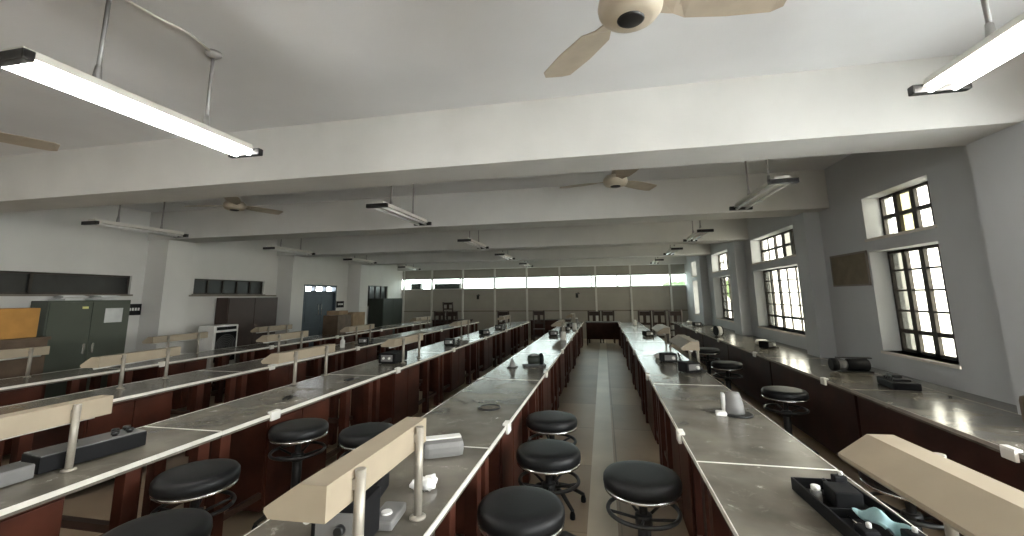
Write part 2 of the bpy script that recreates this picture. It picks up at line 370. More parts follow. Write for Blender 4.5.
# ------------------------------------------------------------------ lab benches
def make_bench(wall=False, side=1):
    hw = .325 if not wall else .34
    o = bpy.data.objects.new('lab_bench', None); COL.objects.link(o)
    wt = MB().box(-hw+.004,hw-.004,.006,1.994,.722,.76).build('worktop', M['top'], o)
    e = MB()
    e.box(-hw,-hw+.005,.002,1.998,.737,.7615); e.box(hw-.005,hw,.002,1.998,.737,.7615)
    e.box(-hw,hw,.001,.006,.737,.7615); e.box(-hw,hw,1.994,1.999,.737,.7615)
    e.build('edge_strip', M['trimF' if wall else 'trim'], wt)
    ix = hw-.035
    mm = M['dark'] if wall else M['red']
    if wall:
        MB().box(-ix,-ix+.025,.02,1.98,.06,.722).build('front_panel', mm, o)
        MB().box(-ix+.03,ix,.45,1.22,.06,.722).build('pedestal', mm, o)
    else:
        p = MB().box(-ix+.02,ix-.02,.45,1.2,.07,.722).build('pedestal', mm, o)
        for sx in (-1,1):
            for a, b_ in ((.465,.82),(.83,1.185)):
                d = MB().box(min(sx*(ix-.02),sx*(ix-.002)),max(sx*(ix-.02),sx*(ix-.002)),a,b_,.10,.70,.004).build('cupboard_door', mm, p)
    for sx in (-1,1):
        if wall and sx < 0: continue
        for y0, y1 in ((.03,.11),(1.45,1.53),(1.87,1.95)):
            MB().box(min(sx*(ix-.07),sx*ix),max(sx*(ix-.07),sx*ix),y0,y1,0,.722,.004).build('leg', mm, o)
        MB().box(min(sx*(ix-.05),sx*(ix-.02)),max(sx*(ix-.05),sx*(ix-.02)),.11,.45,.16,.20).build('foot_rail', M['railwood'], o)
        MB().box(min(sx*(ix-.05),sx*(ix-.02)),max(sx*(ix-.05),sx*(ix-.02)),1.2,1.87,.16,.20).build('foot_rail', M['railwood'], o)
    if not wall:
        MB().box(-ix+.07,ix-.07,1.47,1.51,.4,.44).build('cross_rail', M['railwood'], o)
    s = -1 if wall else 1
    for sx in (side,):
        k = MB().box(min(sx*(hw-.022),sx*(hw+.018)),max(sx*(hw-.022),sx*(hw+.018)),.41,.50,.763,.778,.005)
        k.box(min(sx*(hw+.0005),sx*(hw+.02)),max(sx*(hw+.0005),sx*(hw+.02)),.41,.50,.712,.77,.005)
        so = k.build('power_socket', M['socket'], o)
    return o
ROWS = {'A': (-.995, 'in the aisle row on the door side'), 'B': (.755, 'in the aisle row on the window side'),
        'C': (-2.805, 'in the second row from the aisle'), 'D': (-4.575, 'in the third row from the aisle'),
        'E': (-6.325, 'in the outermost row beside the cabinets'), 'F': (2.455, 'along the wall under the tall windows')}
ORD = ['seventh', 'sixth', 'fifth', 'fourth', 'third', 'second', 'last']
proto = make_bench(); protoB = make_bench(False, -1); protoF = make_bench(True, -1); used = set()
for r, (x, desc) in ROWS.items():
    for k in range(7):
        src = protoF if r == 'F' else protoB if r == 'B' else proto
        o = src if src.name not in used else copy_tree(src); used.add(src.name)
        o.location = (x, .5+2*k, 0)
        lab = '%s bench from the partition %s, grey top' % (ORD[k], desc) if k < 6 else 'grey-topped bench at the partition end, %s' % desc
        tag(o, lab, 'lab bench', 'lab benches in long rows')

# ------------------------------------------------------------------ bench lamps (cream hoods on two posts)
def make_lamp(L=1.05, zt=1.1, posts=(.3,.9)):
    # local: x=0 at the posts' outer line, hood spans y 0..L, posts at +x side; flared face to -x
    o = bpy.data.objects.new('bench_lamp', None); COL.objects.link(o)
    z0 = zt-T
    prof = [(-.03, z0-.095), (-.03, z0), (-.118, z0), (-.225, z0-.07), (-.225, z0-.082), (-.21, z0-.098)]
    t = .006
    h = MB(); h.prism_y(prof[::-1], 0, L)
    hd = h.build('hood', M['beige'], o)
    MB().tube([(-.11,.03,z0-.105),(-.11,L-.03,z0-.105)],.013,10).build('tube', M['tubeoff'], hd)
    for p in posts:
        q = MB(); q.tube([(0-.012,p,0),(-.012,p,z0-.005)],.0165,12); q.lathe([(.032,0),(.032,.006),(.02,.012)],(-.012,p,0),16)
        q.box(-.035,-.012,p-.015,p+.015,z0-.06,z0-.03)
        q.build('post', M['postm'], o)
    return o
lampA = make_lamp(.68, 1.1, (.14,.57)); lampB = make_lamp(.9, 1.085, (.22,.72))
LAMPS = [  # row, x of posts, y of hood start, proto, flip, label
 (lampA, -.735, 1.13, 0, 'cream lamp hood on two posts, closest one on the bench beside the aisle stools'),
 (lampB, -2.69, 1.09, 0, 'cream lamp hood above the long black instrument'),
 (lampB, -3.08, 3.71, 0, 'cream lamp hood in the second row, second from the long black instrument'),
 (lampB, -2.61, 5.17, 0, 'cream lamp hood over a black box in the second row'),
 (lampB, -3.08, 8.95, 0, 'cream lamp hood farthest along the second row with two posts'),
 (lampB, -2.62, 11.4, 0, 'small distant cream lamp hood near the end of the second row'),
 (lampB, -4.66, 3.27, .12, 'cream lamp hood in the third row in front of the green cabinet'),
 (lampB, -4.83, 5.54, 0, 'cream lamp hood in the third row before the dark brown cupboard'),
 (lampB, -4.62, 7.3, 0, 'cream lamp hood in the third row before the cardboard boxes'),
 (lampB, -4.83, 10.7, 0, 'distant cream lamp hood in the third row before the dark green cabinet'),
 (lampB, -6.5, 3.1, 0, 'cream lamp hood in the outermost row below the orange box'),
 (lampB, -6.46, 5.18, 0, 'cream lamp hood in the outermost row beside the white air cooler'),
 (lampB, -6.44, 7.15, 0, 'cream lamp hood in the outermost row before the dark brown cupboard'),
 (lampB, 1.115, 1.04, .06, 'large cream lamp hood next to the black tray, window side of the aisle'),
 (lampB, 1.06, 5.23, 0, 'cream lamp hood behind the black machines, window side of the aisle'),
 (lampB, 1.06, 7.4, 0, 'distant cream lamp hood window side of the aisle, behind another hood'),
 (lampB, -.86, 9.0, 0, 'distant cream lamp hood at the middle of the row beside the aisle'),
 (lampB, -.86, 12.6, 0, 'cream lamp hood farthest along the row beside the aisle, near the chairs'),
]
used = set()
for pr, x, y_, rz, lab in LAMPS:
    o = pr if pr.name not in used else copy_tree(pr); used.add(pr.name)
    o.location = (x, y_, T+.0022); o.rotation_euler = (0,0,rz); tag(o, lab, 'bench lamp', 'cream bench lamps')

# ------------------------------------------------------------------ stools
def make_stool(zs):
    o = bpy.data.objects.new('round_stool', None); COL.objects.link(o)
    R = .205
    MB().lathe([(.001,zs-.075),(R-.02,zs-.075),(R-.003,zs-.068),(R,zs-.05),(R-.002,zs-.025),(R-.014,zs-.009),(R-.04,zs-.002),(R-.09,zs),(.001,zs)],n=40).build('seat', M['vinyl'], o)
    MB().lathe([(.02,zs-.092),(R-.03,zs-.092),(R-.006,zs-.089),(R-.004,zs-.076),(.02,zs-.0755)],n=40).build('seat_ring', M['chrome'], o)
    p = MB(); p.lathe([(.034,.14),(.034,zs-.26),(.022,zs-.255),(.022,zs-.095),(.05,zs-.093)],n=20); p.build('post', M['black'], o)
    MB().lathe([(.055,zs-.115),(.085,zs-.1),(.085,zs-.0925)],n=20).build('seat_plate', M['black'], o)
    f = MB(); zr = zs-.19
    f.ring((0,0,zr),.185,.011,40,8)
    for k in range(5):
        a = 2*PI*k/5+.3; f.tube([(.03*math.cos(a),.03*math.sin(a),zr-.04),(.185*math.cos(a),.185*math.sin(a),zr)],.008,8)
    f.lathe([(.036,zr-.07),(.045,zr-.065),(.045,zr-.02),(.036,zr-.015)],n=16)
    f.build('foot_ring', M['black'], o)
    for k in range(5):
        a = 2*PI*k/5; c, s = math.cos(a), math.sin(a)
        b = MB(); b.tube([(.02*c,.02*s,.15),(.12*c,.12*s,.13),(.25*c,.25*s,.055)],.02,8,r2=.013)
        lg = b.build('leg', M['black'], o)
        MB().lathe([(.016,.0),(.02,.004),(.02,.03),(.012,.055)],(.245*c,.245*s,0),12).build('foot', M['blackp'], lg)
    MB().lathe([(.02,.1),(.045,.11),(.045,.17),(.036,.185)],n=16).build('hub', M['black'], o)
    return o
st60 = make_stool(.662); st68 = make_stool(.68); used = set()
STOOLS = [
 (st60,-.42,2.13,.2,'black round stool in the aisle closest to the cream lamp hood'),
 (st60,-.385,2.87,.8,'middle of the three black stools lined along the aisle bench'),
 (st60,-.45,3.6,.4,'third black stool along the aisle bench, partly behind the middle one'),
 (st60,.16,2.58,.5,'black round stool alone beside the window-side aisle bench'),
 (st60,1.74,4.95,.1,'black stool before the dark wall bench, beside the grey cone on the bench'),
 (st60,1.67,6.75,.9,'black stool by the wall bench, behind the cream hood with machines'),
 (st60,1.78,8.4,.3,'distant black stool by the wall bench, beyond the other two there'),
 (st60,1.55,2.85,.7,'black stool half hidden behind the bench with the black tray'),
 (st68,-2.25,2.13,.6,'black stool beside the second row, in front of the long black instrument'),
 (st60,-1.9,1.62,.3,'lowest black stool cut by the picture edge, near the second row'),
 (st68,-2.29,3.0,.2,'raised black stool before the red-brown pedestal of the second row'),
 (st60,-1.74,3.04,1.1,'black stool hidden behind the closest cream lamp hood'),
]
for pr, x, y_, rz, lab in STOOLS:
    o = pr if pr.name not in used else copy_tree(pr); used.add(pr.name)
    o.location = (x,y_,0); o.rotation_euler = (0,0,rz); tag(o, lab, 'stool', 'black round stools')

# ------------------------------------------------------------------ ceiling lights
def make_light(on):
    o = bpy.data.objects.new('ceiling_light', None); COL.objects.link(o)   # origin at fixture middle, z = tube level
    L = .64
    b = MB().prism_y([(-.085,.022),(.085,.022),(.06,.07),(-.06,.07)], -L+.01, L-.01).build('channel', M['fixture'], o)
    for sx in (-1,1):
        MB().tube([(sx*.055,-L+.02,0),(sx*.055,L-.02,0)],.015,12).build('tube', M['tubeon' if on else 'tubeoff'], o)
    for sy in (-1,1):
        c = MB().box(-.13,.13,sy*L-.022,sy*L+.022,-.012,.036,.006);
        c.build('end_bracket', M['cap'], o)
        r = MB(); r.tube([(0,sy*.31,.07),(0,sy*.31,ZC-2.65-.02)],.011,8); r.lathe([(.018,.07),(.022,.08),(.014,.16)],(0,sy*.31,0),10)
        r.lathe([(.02,ZC-2.65-.045),(.05,ZC-2.65-.02),(.05,ZC-2.65-.0005)],(0,sy*.31,0),14); r.build('drop_rod', M['rod'], o)
    return o
lon = make_light(True); loff = make_light(False); used = set()
LIGHTS = []
LY = [1.86, 5.0, 8.18, 11.0, 14.2]
rowdesc = {-2.5: 'in the middle row', 1.77: 'in the row by the windows', -6.75: 'in the row by the cabinets'}
for x in (-2.5, 1.77, -6.75):
    for k, y_ in enumerate(LY):
        if k == 0 and x < -6: continue
        LIGHTS.append((x, y_, k == 0, ('lit twin tube ceiling light on two rods %s' if k == 0 else 'unlit twin tube ceiling light ' + ['', 'behind the first beam ', 'behind the second beam ', 'behind the third beam ', 'behind the last open beam '][k] + '%s') % rowdesc[x]))
for x, y_, on, lab in LIGHTS:
    pr = lon if on else loff
    o = pr if pr.name not in used else copy_tree(pr); used.add(pr.name)
    o.location = (x-(.05 if x > 1 and not on else 0),y_,2.65); tag(o, lab, 'ceiling light', 'twin tube ceiling lights')
# unseen lit fittings added behind the viewer to light the near end
for x in (-2.5, 1.77, -6.75):
    o = copy_tree(lon); o.location = (x,-1.2,2.65); tag(o, 'added unseen lit twin tube light in the rear bay, ' + rowdesc[x], 'ceiling light', 'twin tube ceiling lights')
o = copy_tree(lon); o.location = (-6.75,1.5,2.65); tag(o, 'added unseen lit twin tube light above the cabinets', 'ceiling light', 'twin tube ceiling lights')  # also added out of view, to brighten the near end
# wiring between the rods
tag(MB().tube([(-2.5,1.6,ZC-.012),(-2.47,1.78,ZC-.02),(-2.42,1.86,ZC-.035),(-2.45,1.95,ZC-.012),(-2.5,2.2,ZC-.012)],.008,6).build('light_cable', M['fixture']), 'pale cable running on the ceiling between the rods of the lit light', 'cable')

# ------------------------------------------------------------------ ceiling fans
def make_fan():
    o = bpy.data.objects.new('ceiling_fan', None); COL.objects.link(o)
    MB().lathe([(.001,-.085),(.05,-.083),(.06,-.075),(.06,-.065),(.001,-.065)],n=28).build('cap', M['black'], o)
    MB().lathe([(.03,-.074),(.09,-.073),(.118,-.062),(.138,-.035),(.142,-.01),(.136,.02),(.11,.045),(.06,.055),(.02,.06)],n=36).build('motor', M['fan'], o)
    r = MB(); r.tube([(0,0,.055),(0,0,.305)],.013,10); r.lathe([(.02,.05),(.05,.06),(.03,.12)],n=16); r.lathe([(.03,.22),(.06,.285),(.065,.3)],n=16); r.build('down_rod', M['fan'], o)
    for k in range(3):
        a = math.radians(131-120*k); R = Matrix.Rotation(a,3,'Z')
        vs = []; prof = [(.12,.035),(.2,.05),(.26,.085),(.45,.098),(.64,.09),(.68,.055)]
        for x, wd in prof:
            for y_, z_ in ((-wd,.012-.006),(wd,-.018-.006),(wd,-.018),(-wd,.012)):
                vs.append(R @ Vector((x,y_,z_)))
        fs = []
        for i in range(len(prof)-1):
            for j in range(4): fs.append((i*4+j,i*4+(j+1) % 4,(i+1)*4+(j+1) % 4,(i+1)*4+j))
        fs += [(3,2,1,0), tuple(len(vs)-4+j for j in range(4))]
        MB().add(vs,fs).build('blade', M['fanblade'], o)
    return o
fan = make_fan()
for i, (x, y_, rz, lab) in enumerate(((.175,1.80,-.08,'beige ceiling fan seen from below beside the first beam'), (.2,5.0,.6,'pale ceiling fan behind the first beam above the aisle'),
        (-5.1,5.0,1.05,'brown ceiling fan behind the first beam above the cabinets side'), (-4.9,2.05,.95,'ceiling fan with one blade showing at the picture edge'))):
    o = fan if i == 0 else copy_tree(fan); o.location = (x,y_,2.90 if i == 0 else 2.95); o.rotation_euler = (0,0,rz); tag(o, lab, 'ceiling fan', 'ceiling fans')

# ------------------------------------------------------------------ furniture along the left wall
c = thing('steel_cabinet', 'dark green steel cabinet with a white paper on its door', 'cabinet', (-8.26,4.75,0))
MB().box(0,.34,0,1.12,.06,1.63,.006).build('body', M['green'], c)
for a, b_ in ((.015,.555),(.565,1.105)):
    d = MB().box(.34,.355,a,b_,.09,1.60,.004).build('door', M['green'], c)
    MB().box(.355,.37,b_-.07 if a < .1 else a+.04,b_-.04 if a < .1 else a+.07,.82,.97,.004).build('handle', M['chrome'], d)
MB().box(.02,.32,.02,1.10,0,.06).build('plinth', M['black'], c)
MB().box(.356,.358,.74,1.0,1.27,1.50).build('paper_notice', M['paper'], c)
MB().box(.356,.3595,.42,.50,1.50,1.535).build('yellow_label', M['yellow'], c)
for i, (y_, z_, rz) in enumerate(((.30,1.63,.1),(.34,1.673,-.2),(.78,1.63,.15),(.82,1.673,-.1))):
    k = MB(); 
    k.box(-.15,.15,-.13,.13,0,.022,.004)
    for q in range(4):
        a = random.uniform(-.5,.5); c_, s_ = math.cos(a), math.sin(a); h0 = .0225+.0035*q; w_, d_ = random.uniform(.1,.15), random.uniform(.1,.14)
        pts = [(-w_,-d_),(w_,-d_),(w_,d_),(-w_,d_)]; lift = [random.uniform(0,.006) for _ in pts]
        vs = [(x*c_-y*s_,x*s_+y*c_,h0) for x,y in pts]+[(x*c_-y*s_,x*s_+y*c_,h0+.0012+l) for (x,y),l in zip(pts,lift)]
        k.add(vs,[(0,3,2,1),(4,5,6,7),(0,1,5,4),(1,2,6,5),(2,3,7,6),(3,0,4,7)])
    o = k.build('paper_bundle', M['paper'], None, (-8.26+.19,4.75+y_,z_+.001), rz)
    tag(o, ['white paper bundle on the green cabinet, lower one on the box side','white paper bundle on the green cabinet, top of the box-side stack','white paper bundle on the green cabinet, under the one by the column','white paper bundle topmost on the green cabinet by the column'][i], 'papers', 'papers on the green cabinet')
o = thing('wooden_chest', 'brown wooden chest under the orange box, next to the green cabinet', 'chest', (-7.82,3.42,0))
MB().box(0,.6,0,.97,.05,1.12,.006).build('body', M['brown'], o); MB().box(-.01,.62,-.02,.99,1.12,1.16,.006).build('lid', M['brown'], o); MB().box(.03,.58,.03,.94,0,.05).build('plinth', M['black'], o)
o = thing('carton', 'orange-brown carton on the wooden chest by the green cabinet', 'box', (-7.65,3.45,1.162))
MB().box(0,.42,0,.82,0,.375,.01).build('body', M['orange'], o); MB().box(.1,.32,-.001,.821,.3745,.378).build('tape', M['card'], o)
# dark brown cupboard
o = thing('cupboard', 'tall dark brown cupboard against the wall between two columns', 'cupboard', (-8.26,7.86,0))
MB().box(0,.30,0,1.46,.05,1.66,.005).build('body', M['cupboard'], o)
for a, b_ in ((.02,.725),(.735,1.44)):
    d = MB().box(.30,.316,a,b_,.08,1.64,.004).build('door', M['cupboard'], o)
    MB().lathe([(.012,0),(.016,.012),(.001,.02)],(.316,b_-.05 if a < .1 else a+.05,.9),12,'x').build('knob', M['chrome'], d)
MB().box(.02,.29,.02,1.44,0,.05).build('plinth', M['black'], o)
# air cooler
o = thing('air_cooler', 'white air cooler with a round dark fan grille beside the brown cupboard', 'air cooler', (-7.56,6.86,0))
b = MB().box(0,.36,0,.56,.08,1.13,.02).build('body', M['white'], o)
MB().box(.36,.367,.05,.51,.45,1.0,.01).build('front_panel', M['blackp'], o)
gr = MB()
for k in range(7): gr.ring((.372,.28,.72),.03+.033*k,.004,32,6,'x')
gr.build('grille', M['greybody'], o)
MB().box(.36,.372,.06,.50,1.04,1.10,.004).build('control_panel', M['blackp'], o)
for sx in (.05,.31):
    for sy in (.06,.5): MB().lathe([(.03,0),(.03,.05),(.015,.08)],(sx,sy,0),12).build('wheel', M['black'], o)
# far dark cabinet, boxes
o = thing('steel_cabinet', 'dark green-black cabinet in the far corner before the partition', 'cabinet', (-8.26,14.1,0))
MB().box(0,.56,0,1.5,.05,1.6,.006).build('body', M['blackgreen'], o)
for a, b_ in ((.02,.745),(.755,1.48)): MB().box(.56,.575,a,b_,.09,1.57,.004).build('door', M['blackgreen'], o)
MB().box(.02,.54,.02,1.48,0,.05).build('plinth', M['black'], o)
for i, (x, y_, z_, sx, sy, sz, mm, lab) in enumerate((
   (-6.37,9.2,T,.40,.54,.46,'brown','brown wooden box on the outermost bench near the blue door'),
   (-6.37,9.82,T,.40,.56,.50,'card','tan cardboard carton on the outermost bench near the blue door'),
   (-6.37,9.28,T+.462,.34,.36,.10,'card','flat tan carton on top of the brown wooden box'))):
    o = thing('carton', lab, 'box', (x,y_,z_+.0022))
    MB().box(-sx/2,sx/2,0,sy,0,sz-.004,.006).build('body', M[mm], o); MB().box(-.03,.03,0,sy,sz-.0045,sz-.002).build('tape', M['beige'], o)
# switch boards
def switchboard(x, y_, z_, w_, h, lab, face):
    o = thing('switch_board', lab, 'switch board', (x,y_,z_))
    s = face
    MB().box(min(0,s*.035),max(0,s*.035),-w_/2,w_/2,-h/2,h/2,.004).build('plate', M['blackp' if s > 0 else 'greybody'], o)
    for k in range(4): MB().box(min(s*.036,s*.045),max(s*.036,s*.045),-w_*.4+k*w_*.2+.005,-w_*.4+k*w_*.2+w_*.14,-.02,.03,.002).build('switch', M['white'], o)
switchboard(XL,6.2,1.46,.24,.2,'black switch board with pale switches between green cabinet and column',1)
switchboard(XL,12.42,1.43,.36,.2,'black switch board beside the blue door',1)
switchboard(XR-.2,3.42,1.42,.12,.16,'small grey switch plate on the column at the picture edge',-1)
# pin board
o = thing('notice_board', 'plain brown notice board on the wall between window and column', 'notice board', (XR,6.02,1.89))
MB().box(-.012,-.001,-.38,.38,-.18,.18).build('panel', M['board'], o)
f = MB(); f.box(-.018,-.001,-.4,.4,.18,.2); f.box(-.018,-.001,-.4,.4,-.2,-.18); f.box(-.018,-.001,-.4,-.38,-.2,.2); f.box(-.018,-.001,.38,.4,-.2,.2); f.build('frame', M['rail'], o)

# ------------------------------------------------------------------ chairs and desks at the partition end
def make_chair():
    o = bpy.data.objects.new('wooden_chair', None); COL.objects.link(o)
    MB().box(-.21,.21,-.2,.2,.43,.46,.008).build('seat', M['chair'], o)
    for sx in (-1,1):
        MB().box(sx*.19-.02,sx*.19+.02,-.19,-.15,0,.43,.003).build('leg', M['chair'], o)
        MB().tube([(sx*.19,.18,0),(sx*.19,.18,.46),(sx*.19,.24,1.10)],.03,8).build('back_post', M['chair'], o)
    b = MB(); b.box(-.19,.19,.21,.235,.93,1.07,.005); b.box(-.19,.19,.19,.21,.62,.70,.004); b.box(-.05,.05,.2,.215,.68,.95,.003); b.build('back_rail', M['chair'], o)
    b = MB(); b.box(-.19,.19,-.18,-.165,.2,.23); b.box(-.19,.19,.17,.185,.2,.23); b.build('stretcher', M['chair'], o)
    return o
ch = make_chair()
CH = [(-.34,15.5,PI,'dark wooden chair at the aisle end, cabinet side of the pair'),(.12,15.5,PI,'dark wooden chair at the aisle end, window side of the pair'),
 (1.34,15.4,PI,'dark wooden chair beyond the window-side row, close to the aisle'),(1.82,15.45,PI,'middle dark wooden chair beyond the window-side row'),(2.3,15.4,PI,'dark wooden chair beyond the window-side row, by the window wall'),
 (-2.3,15.5,.1,'dark wooden chair by the partition between the door-side rows'),(-3.6,15.6,PI,'dark wooden chair by the partition at the end of the second row'),(-5.6,15.7,PI,'dark wooden chair by the partition behind the third row'),(-6.1,15.7,PI,'dark wooden chair by the partition near the dark corner cabinet')]
for i, (x,y_,rz,lab) in enumerate(CH):
    o = ch if i == 0 else copy_tree(ch); o.location = (x,y_,0); o.rotation_euler = (0,0,rz+random.uniform(-.08,.08)); tag(o, lab, 'chair', 'dark chairs at the partition')
def make_desk(w_):
    o = bpy.data.objects.new('wooden_desk', None); COL.objects.link(o)
    MB().box(-w_/2,w_/2,-.3,.3,.72,.75,.005).build('desk_top', M['chair'], o)
    MB().box(-w_/2+.04,w_/2-.04,-.27,-.25,.2,.72).build('front_panel', M['dark'], o)
    for sx in (-1,1): MB().box(min(sx*(w_/2-.05),sx*(w_/2-.02)),max(sx*(w_/2-.05),sx*(w_/2-.02)),-.28,.28,0,.72,.003).build('side_panel', M['dark'], o)
    return o
d0 = make_desk(1.1); tag(d0, 'dark wooden desk closing the end of the aisle', 'desk'); d0.location = (-.06,14.85,0)
d1 = make_desk(1.5); tag(d1, 'dark wooden desk by the partition between the door-side rows', 'desk'); d1.location = (-1.95,16.2,0)
d2 = make_desk(1.5); tag(d2, 'dark wooden desk by the partition carrying a chair', 'desk'); d2.location = (-5.85,16.25,0)
o = copy_tree(ch); o.location = (-5.95,16.2,.7515); o.rotation_euler = (0,0,PI); tag(o, 'dark chair standing on top of a desk by the partition', 'chair', 'dark chairs at the partition')
o.scale = (1,1,.62)

# ------------------------------------------------------------------ things on the benches
def station(name='soldering_station'):
    o = bpy.data.objects.new(name, None); COL.objects.link(o)
    MB().box(-.09,.09,-.08,.08,.006,.11,.01).build('body', M['blackp'], o)
    MB().box(-.07,.07,-.086,-.079,.03,.095,.003).build('face_plate', M['greybody'], o)
    MB().lathe([(.02,0),(.018,.018),(.001,.02)],(.035,-.105,.06),14,'y').build('knob', M['white'], o)
    s = MB(); s.ring((.15,-.01,.05),.028,.004,14,6,'y'); s.tube([(.15,-.02,.02),(.15,.05,.1)],.011,8); s.box(.11,.19,-.06,.06,0,.015,.004); s.build('iron_stand', M['black'], o)
    for sx in (-.07,.07):
        for sy in (-.06,.06): MB().lathe([(.01,0),(.01,.008)],(sx,sy,0),8).build('foot', M['black'], o)
    return o
stn = station()
ST = [(.78,5.94,.2,'black soldering station window side of the aisle, before a cream hood'),(.9,5.2,.5,'black soldering station window side of the aisle, under the cream hood'),(.88,9.5,.4,'distant black soldering station window side of the aisle'),
 (-1.1,9.45,.3,'black soldering station under the middle hood beside the aisle'),(-.95,10.75,1.2,'black soldering station farther along the row beside the aisle'),(-.9,11.9,.5,'distant black soldering station near the end of the row beside the aisle'),
 (-2.75,7.5,.2,'small black soldering station in the second row past the hooded box'),(-2.7,9.6,.9,'black soldering station in the second row, midway to the partition'),(-2.75,11.2,.2,'distant black soldering station near the second row end'),(-4.5,7.55,.4,'black soldering station in the third row below its lamp hood'),
 (2.5,7.6,.6,'black soldering station on the wall bench below the second tall window'),(2.45,12.6,.2,'distant black soldering station at the end of the wall bench')]
for i, (x,y_,rz,lab) in enumerate(ST):
    o = stn if i == 0 else copy_tree(stn); o.location = (x,y_,T+.0022); o.rotation_euler = (0,0,rz); tag(o, lab, 'soldering station', 'soldering stations')
# long black instrument, row C
o = thing('instrument', 'long black instrument with knobs on top, second row', 'instrument', (-2.855,1.74,T+.0022), -.17)
MB().box(-.09,.09,0,.46,.006,.085,.006).build('body', M['blackp'], o)
MB().box(-.085,.085,.005,.455,.085,.089).build('top_plate', M['greybody'], o)
for k, (x,y_) in enumerate(((.03,.4),(.03,.33),(-.03,.36),(.0,.16),(-.04,.42))):
    MB().lathe([(.014,.089),(.014,.096),(.02,.098),(.018,.112),(.001,.113)],(x,y_,0),14).build('knob', M['black'], o)
o = MB().box(-.06,.07,0,.13,0,.07,.012).build('adapter_block', M['greybody'], None, (-2.83,1.58,T+.0022), -.05); tag(o,'pale grey block between two black devices in the second row','adapter')
o = thing('power_supply', 'black box with rounded edges beside the pale grey block', 'power supply', (-2.87,1.28,T+.0022), -.05)
MB().box(-.10,.10,0,.26,.004,.12,.02).build('body', M['blackp'], o); MB().box(-.07,.07,.259,.265,.03,.10).build('vent_panel', M['greybody'], o)
# row C box under hood
o = thing('power_supply', 'black box under the cream hood in the second row', 'power supply', (-2.80,5.3,T+.0022))
MB().box(-.13,.11,0,.36,.004,.13,.01).build('body', M['blackp'], o); MB().box(-.09,.07,-.006,.001,.03,.11).build('face_plate', M['greybody'], o)
for sx in (-.05,.03): MB().lathe([(.016,0),(.014,-.02)],(sx,-.006,.07),12,'y').build('knob', M['white'], o)
for x,y_,lab,rz in ((-2.72,3.42,'flat dark tool lying on the second row near its socket',.3),(-2.64,4.25,'flat dark tool lying on the second row before the black box',-.2)):
    o = thing('pliers', lab, 'tool', (x,y_,T+.0022), rz)
    h = MB(); h.tube([(-.02,-.1,.008),(-.028,-.03,.008),(0,.03,.008)],.007,8); h.tube([(.02,-.1,.008),(.028,-.03,.008),(0,.03,.008)],.007,8); h.build('handle', M['black'], o)
    MB().box(-.015,.015,.02,.09,.003,.014,.003).build('jaw', M['greybody'], o)
# row A near devices
o = thing('power_supply', 'black upright device under the closest cream hood', 'power supply', (-.92,1.42,T+.0022), .1)
MB().box(-.09,.09,0,.16,.004,.155,.008).build('body', M['blackp'], o); MB().box(-.07,.07,-.005,.002,.03,.13).build('face_plate', M['greybody'], o); MB().lathe([(.018,0),(.016,-.02)],(.02,-.005,.08),12,'y').build('knob', M['black'], o)
o = thing('power_supply', 'low black device at the far side of the closest cream hood', 'power supply', (-1.05,1.72,T+.0022), .2)
MB().box(-.10,.10,0,.2,.004,.08,.008).build('body', M['blackp'], o); MB().box(-.07,.07,-.005,.002,.02,.065).build('face_plate', M['greybody'], o)
o = thing('multimeter', 'pale grey meter lying beside the post of the closest cream hood', 'meter', (-.85,1.66,T+.0022), .1)
MB().box(-.045,.045,-.08,.08,0,.035,.01).build('body', M['greybody'], o); MB().lathe([(.022,.035),(.02,.042)],(0,-.02,0),16).build('dial', M['white'], o)
o = thing('carry_case', 'grey rounded case with a white band beyond the closest cream hood', 'case', (-.90,2.36,T+.0022), .5)
MB().box(-.11,.11,-.075,.075,0,.085,.03).build('body', M['greybody'], o); MB().box(-.10,.10,-.03,.03,.0845,.093,.004).build('white_band', M['white'], o)
k = MB(); 
for q in range(5): k.blob((random.uniform(-.035,.035),random.uniform(-.03,.03),.024),(.032,.03,.023),9,6,.25,q+40)
tag(k.build('tissue_ball', M['tissue'], None, (-.82,1.95,T+.0022)), 'crumpled white tissue by the far post of the closest cream hood', 'tissue')
k = MB(); k.ring((0,0,.004),.085,.0035,28,6); k.ring((.006,.004,.009),.08,.0035,28,6)
tag(k.build('wire_coil', M['black'], None, (-.9,3.35,T+.001)), 'thin dark wire coil lying flat on the aisle bench', 'wire')
# row A toolbox machine
o = thing('bench_machine', 'grey-green bench machine with dark end on the aisle bench', 'machine', (-.86,5.38,T+.0022), .35)
MB().box(-.15,.13,-.06,.06,0,.02,.005).build('base', M['black'], o)
MB().lathe([(.03,-.09),(.052,-.085),(.055,0),(.052,.05),(.03,.055)],(0,0,.078),18,'x').build('motor_body', M['blackgreen'], o)
MB().lathe([(.065,.06),(.07,.07),(.07,.095),(.06,.1)],(.0,0,.082),20,'x').build('wheel_guard', M['blackp'], o)
MB().box(-.05,.03,-.03,.03,.12,.145,.005).build('switch_box', M['greybody'], o)
o = thing('iron_stand', 'small grey cone-shaped iron stand beside the bench machine', 'stand', (-1.12,5.26,T+.0022))
MB().lathe([(.045,0),(.045,.012),(.015,.09),(.008,.1)],n=16).build('cone', M['greybody'], o); MB().box(-.06,.06,-.05,.05,0,.008,.002).build('base', M['black'], o)
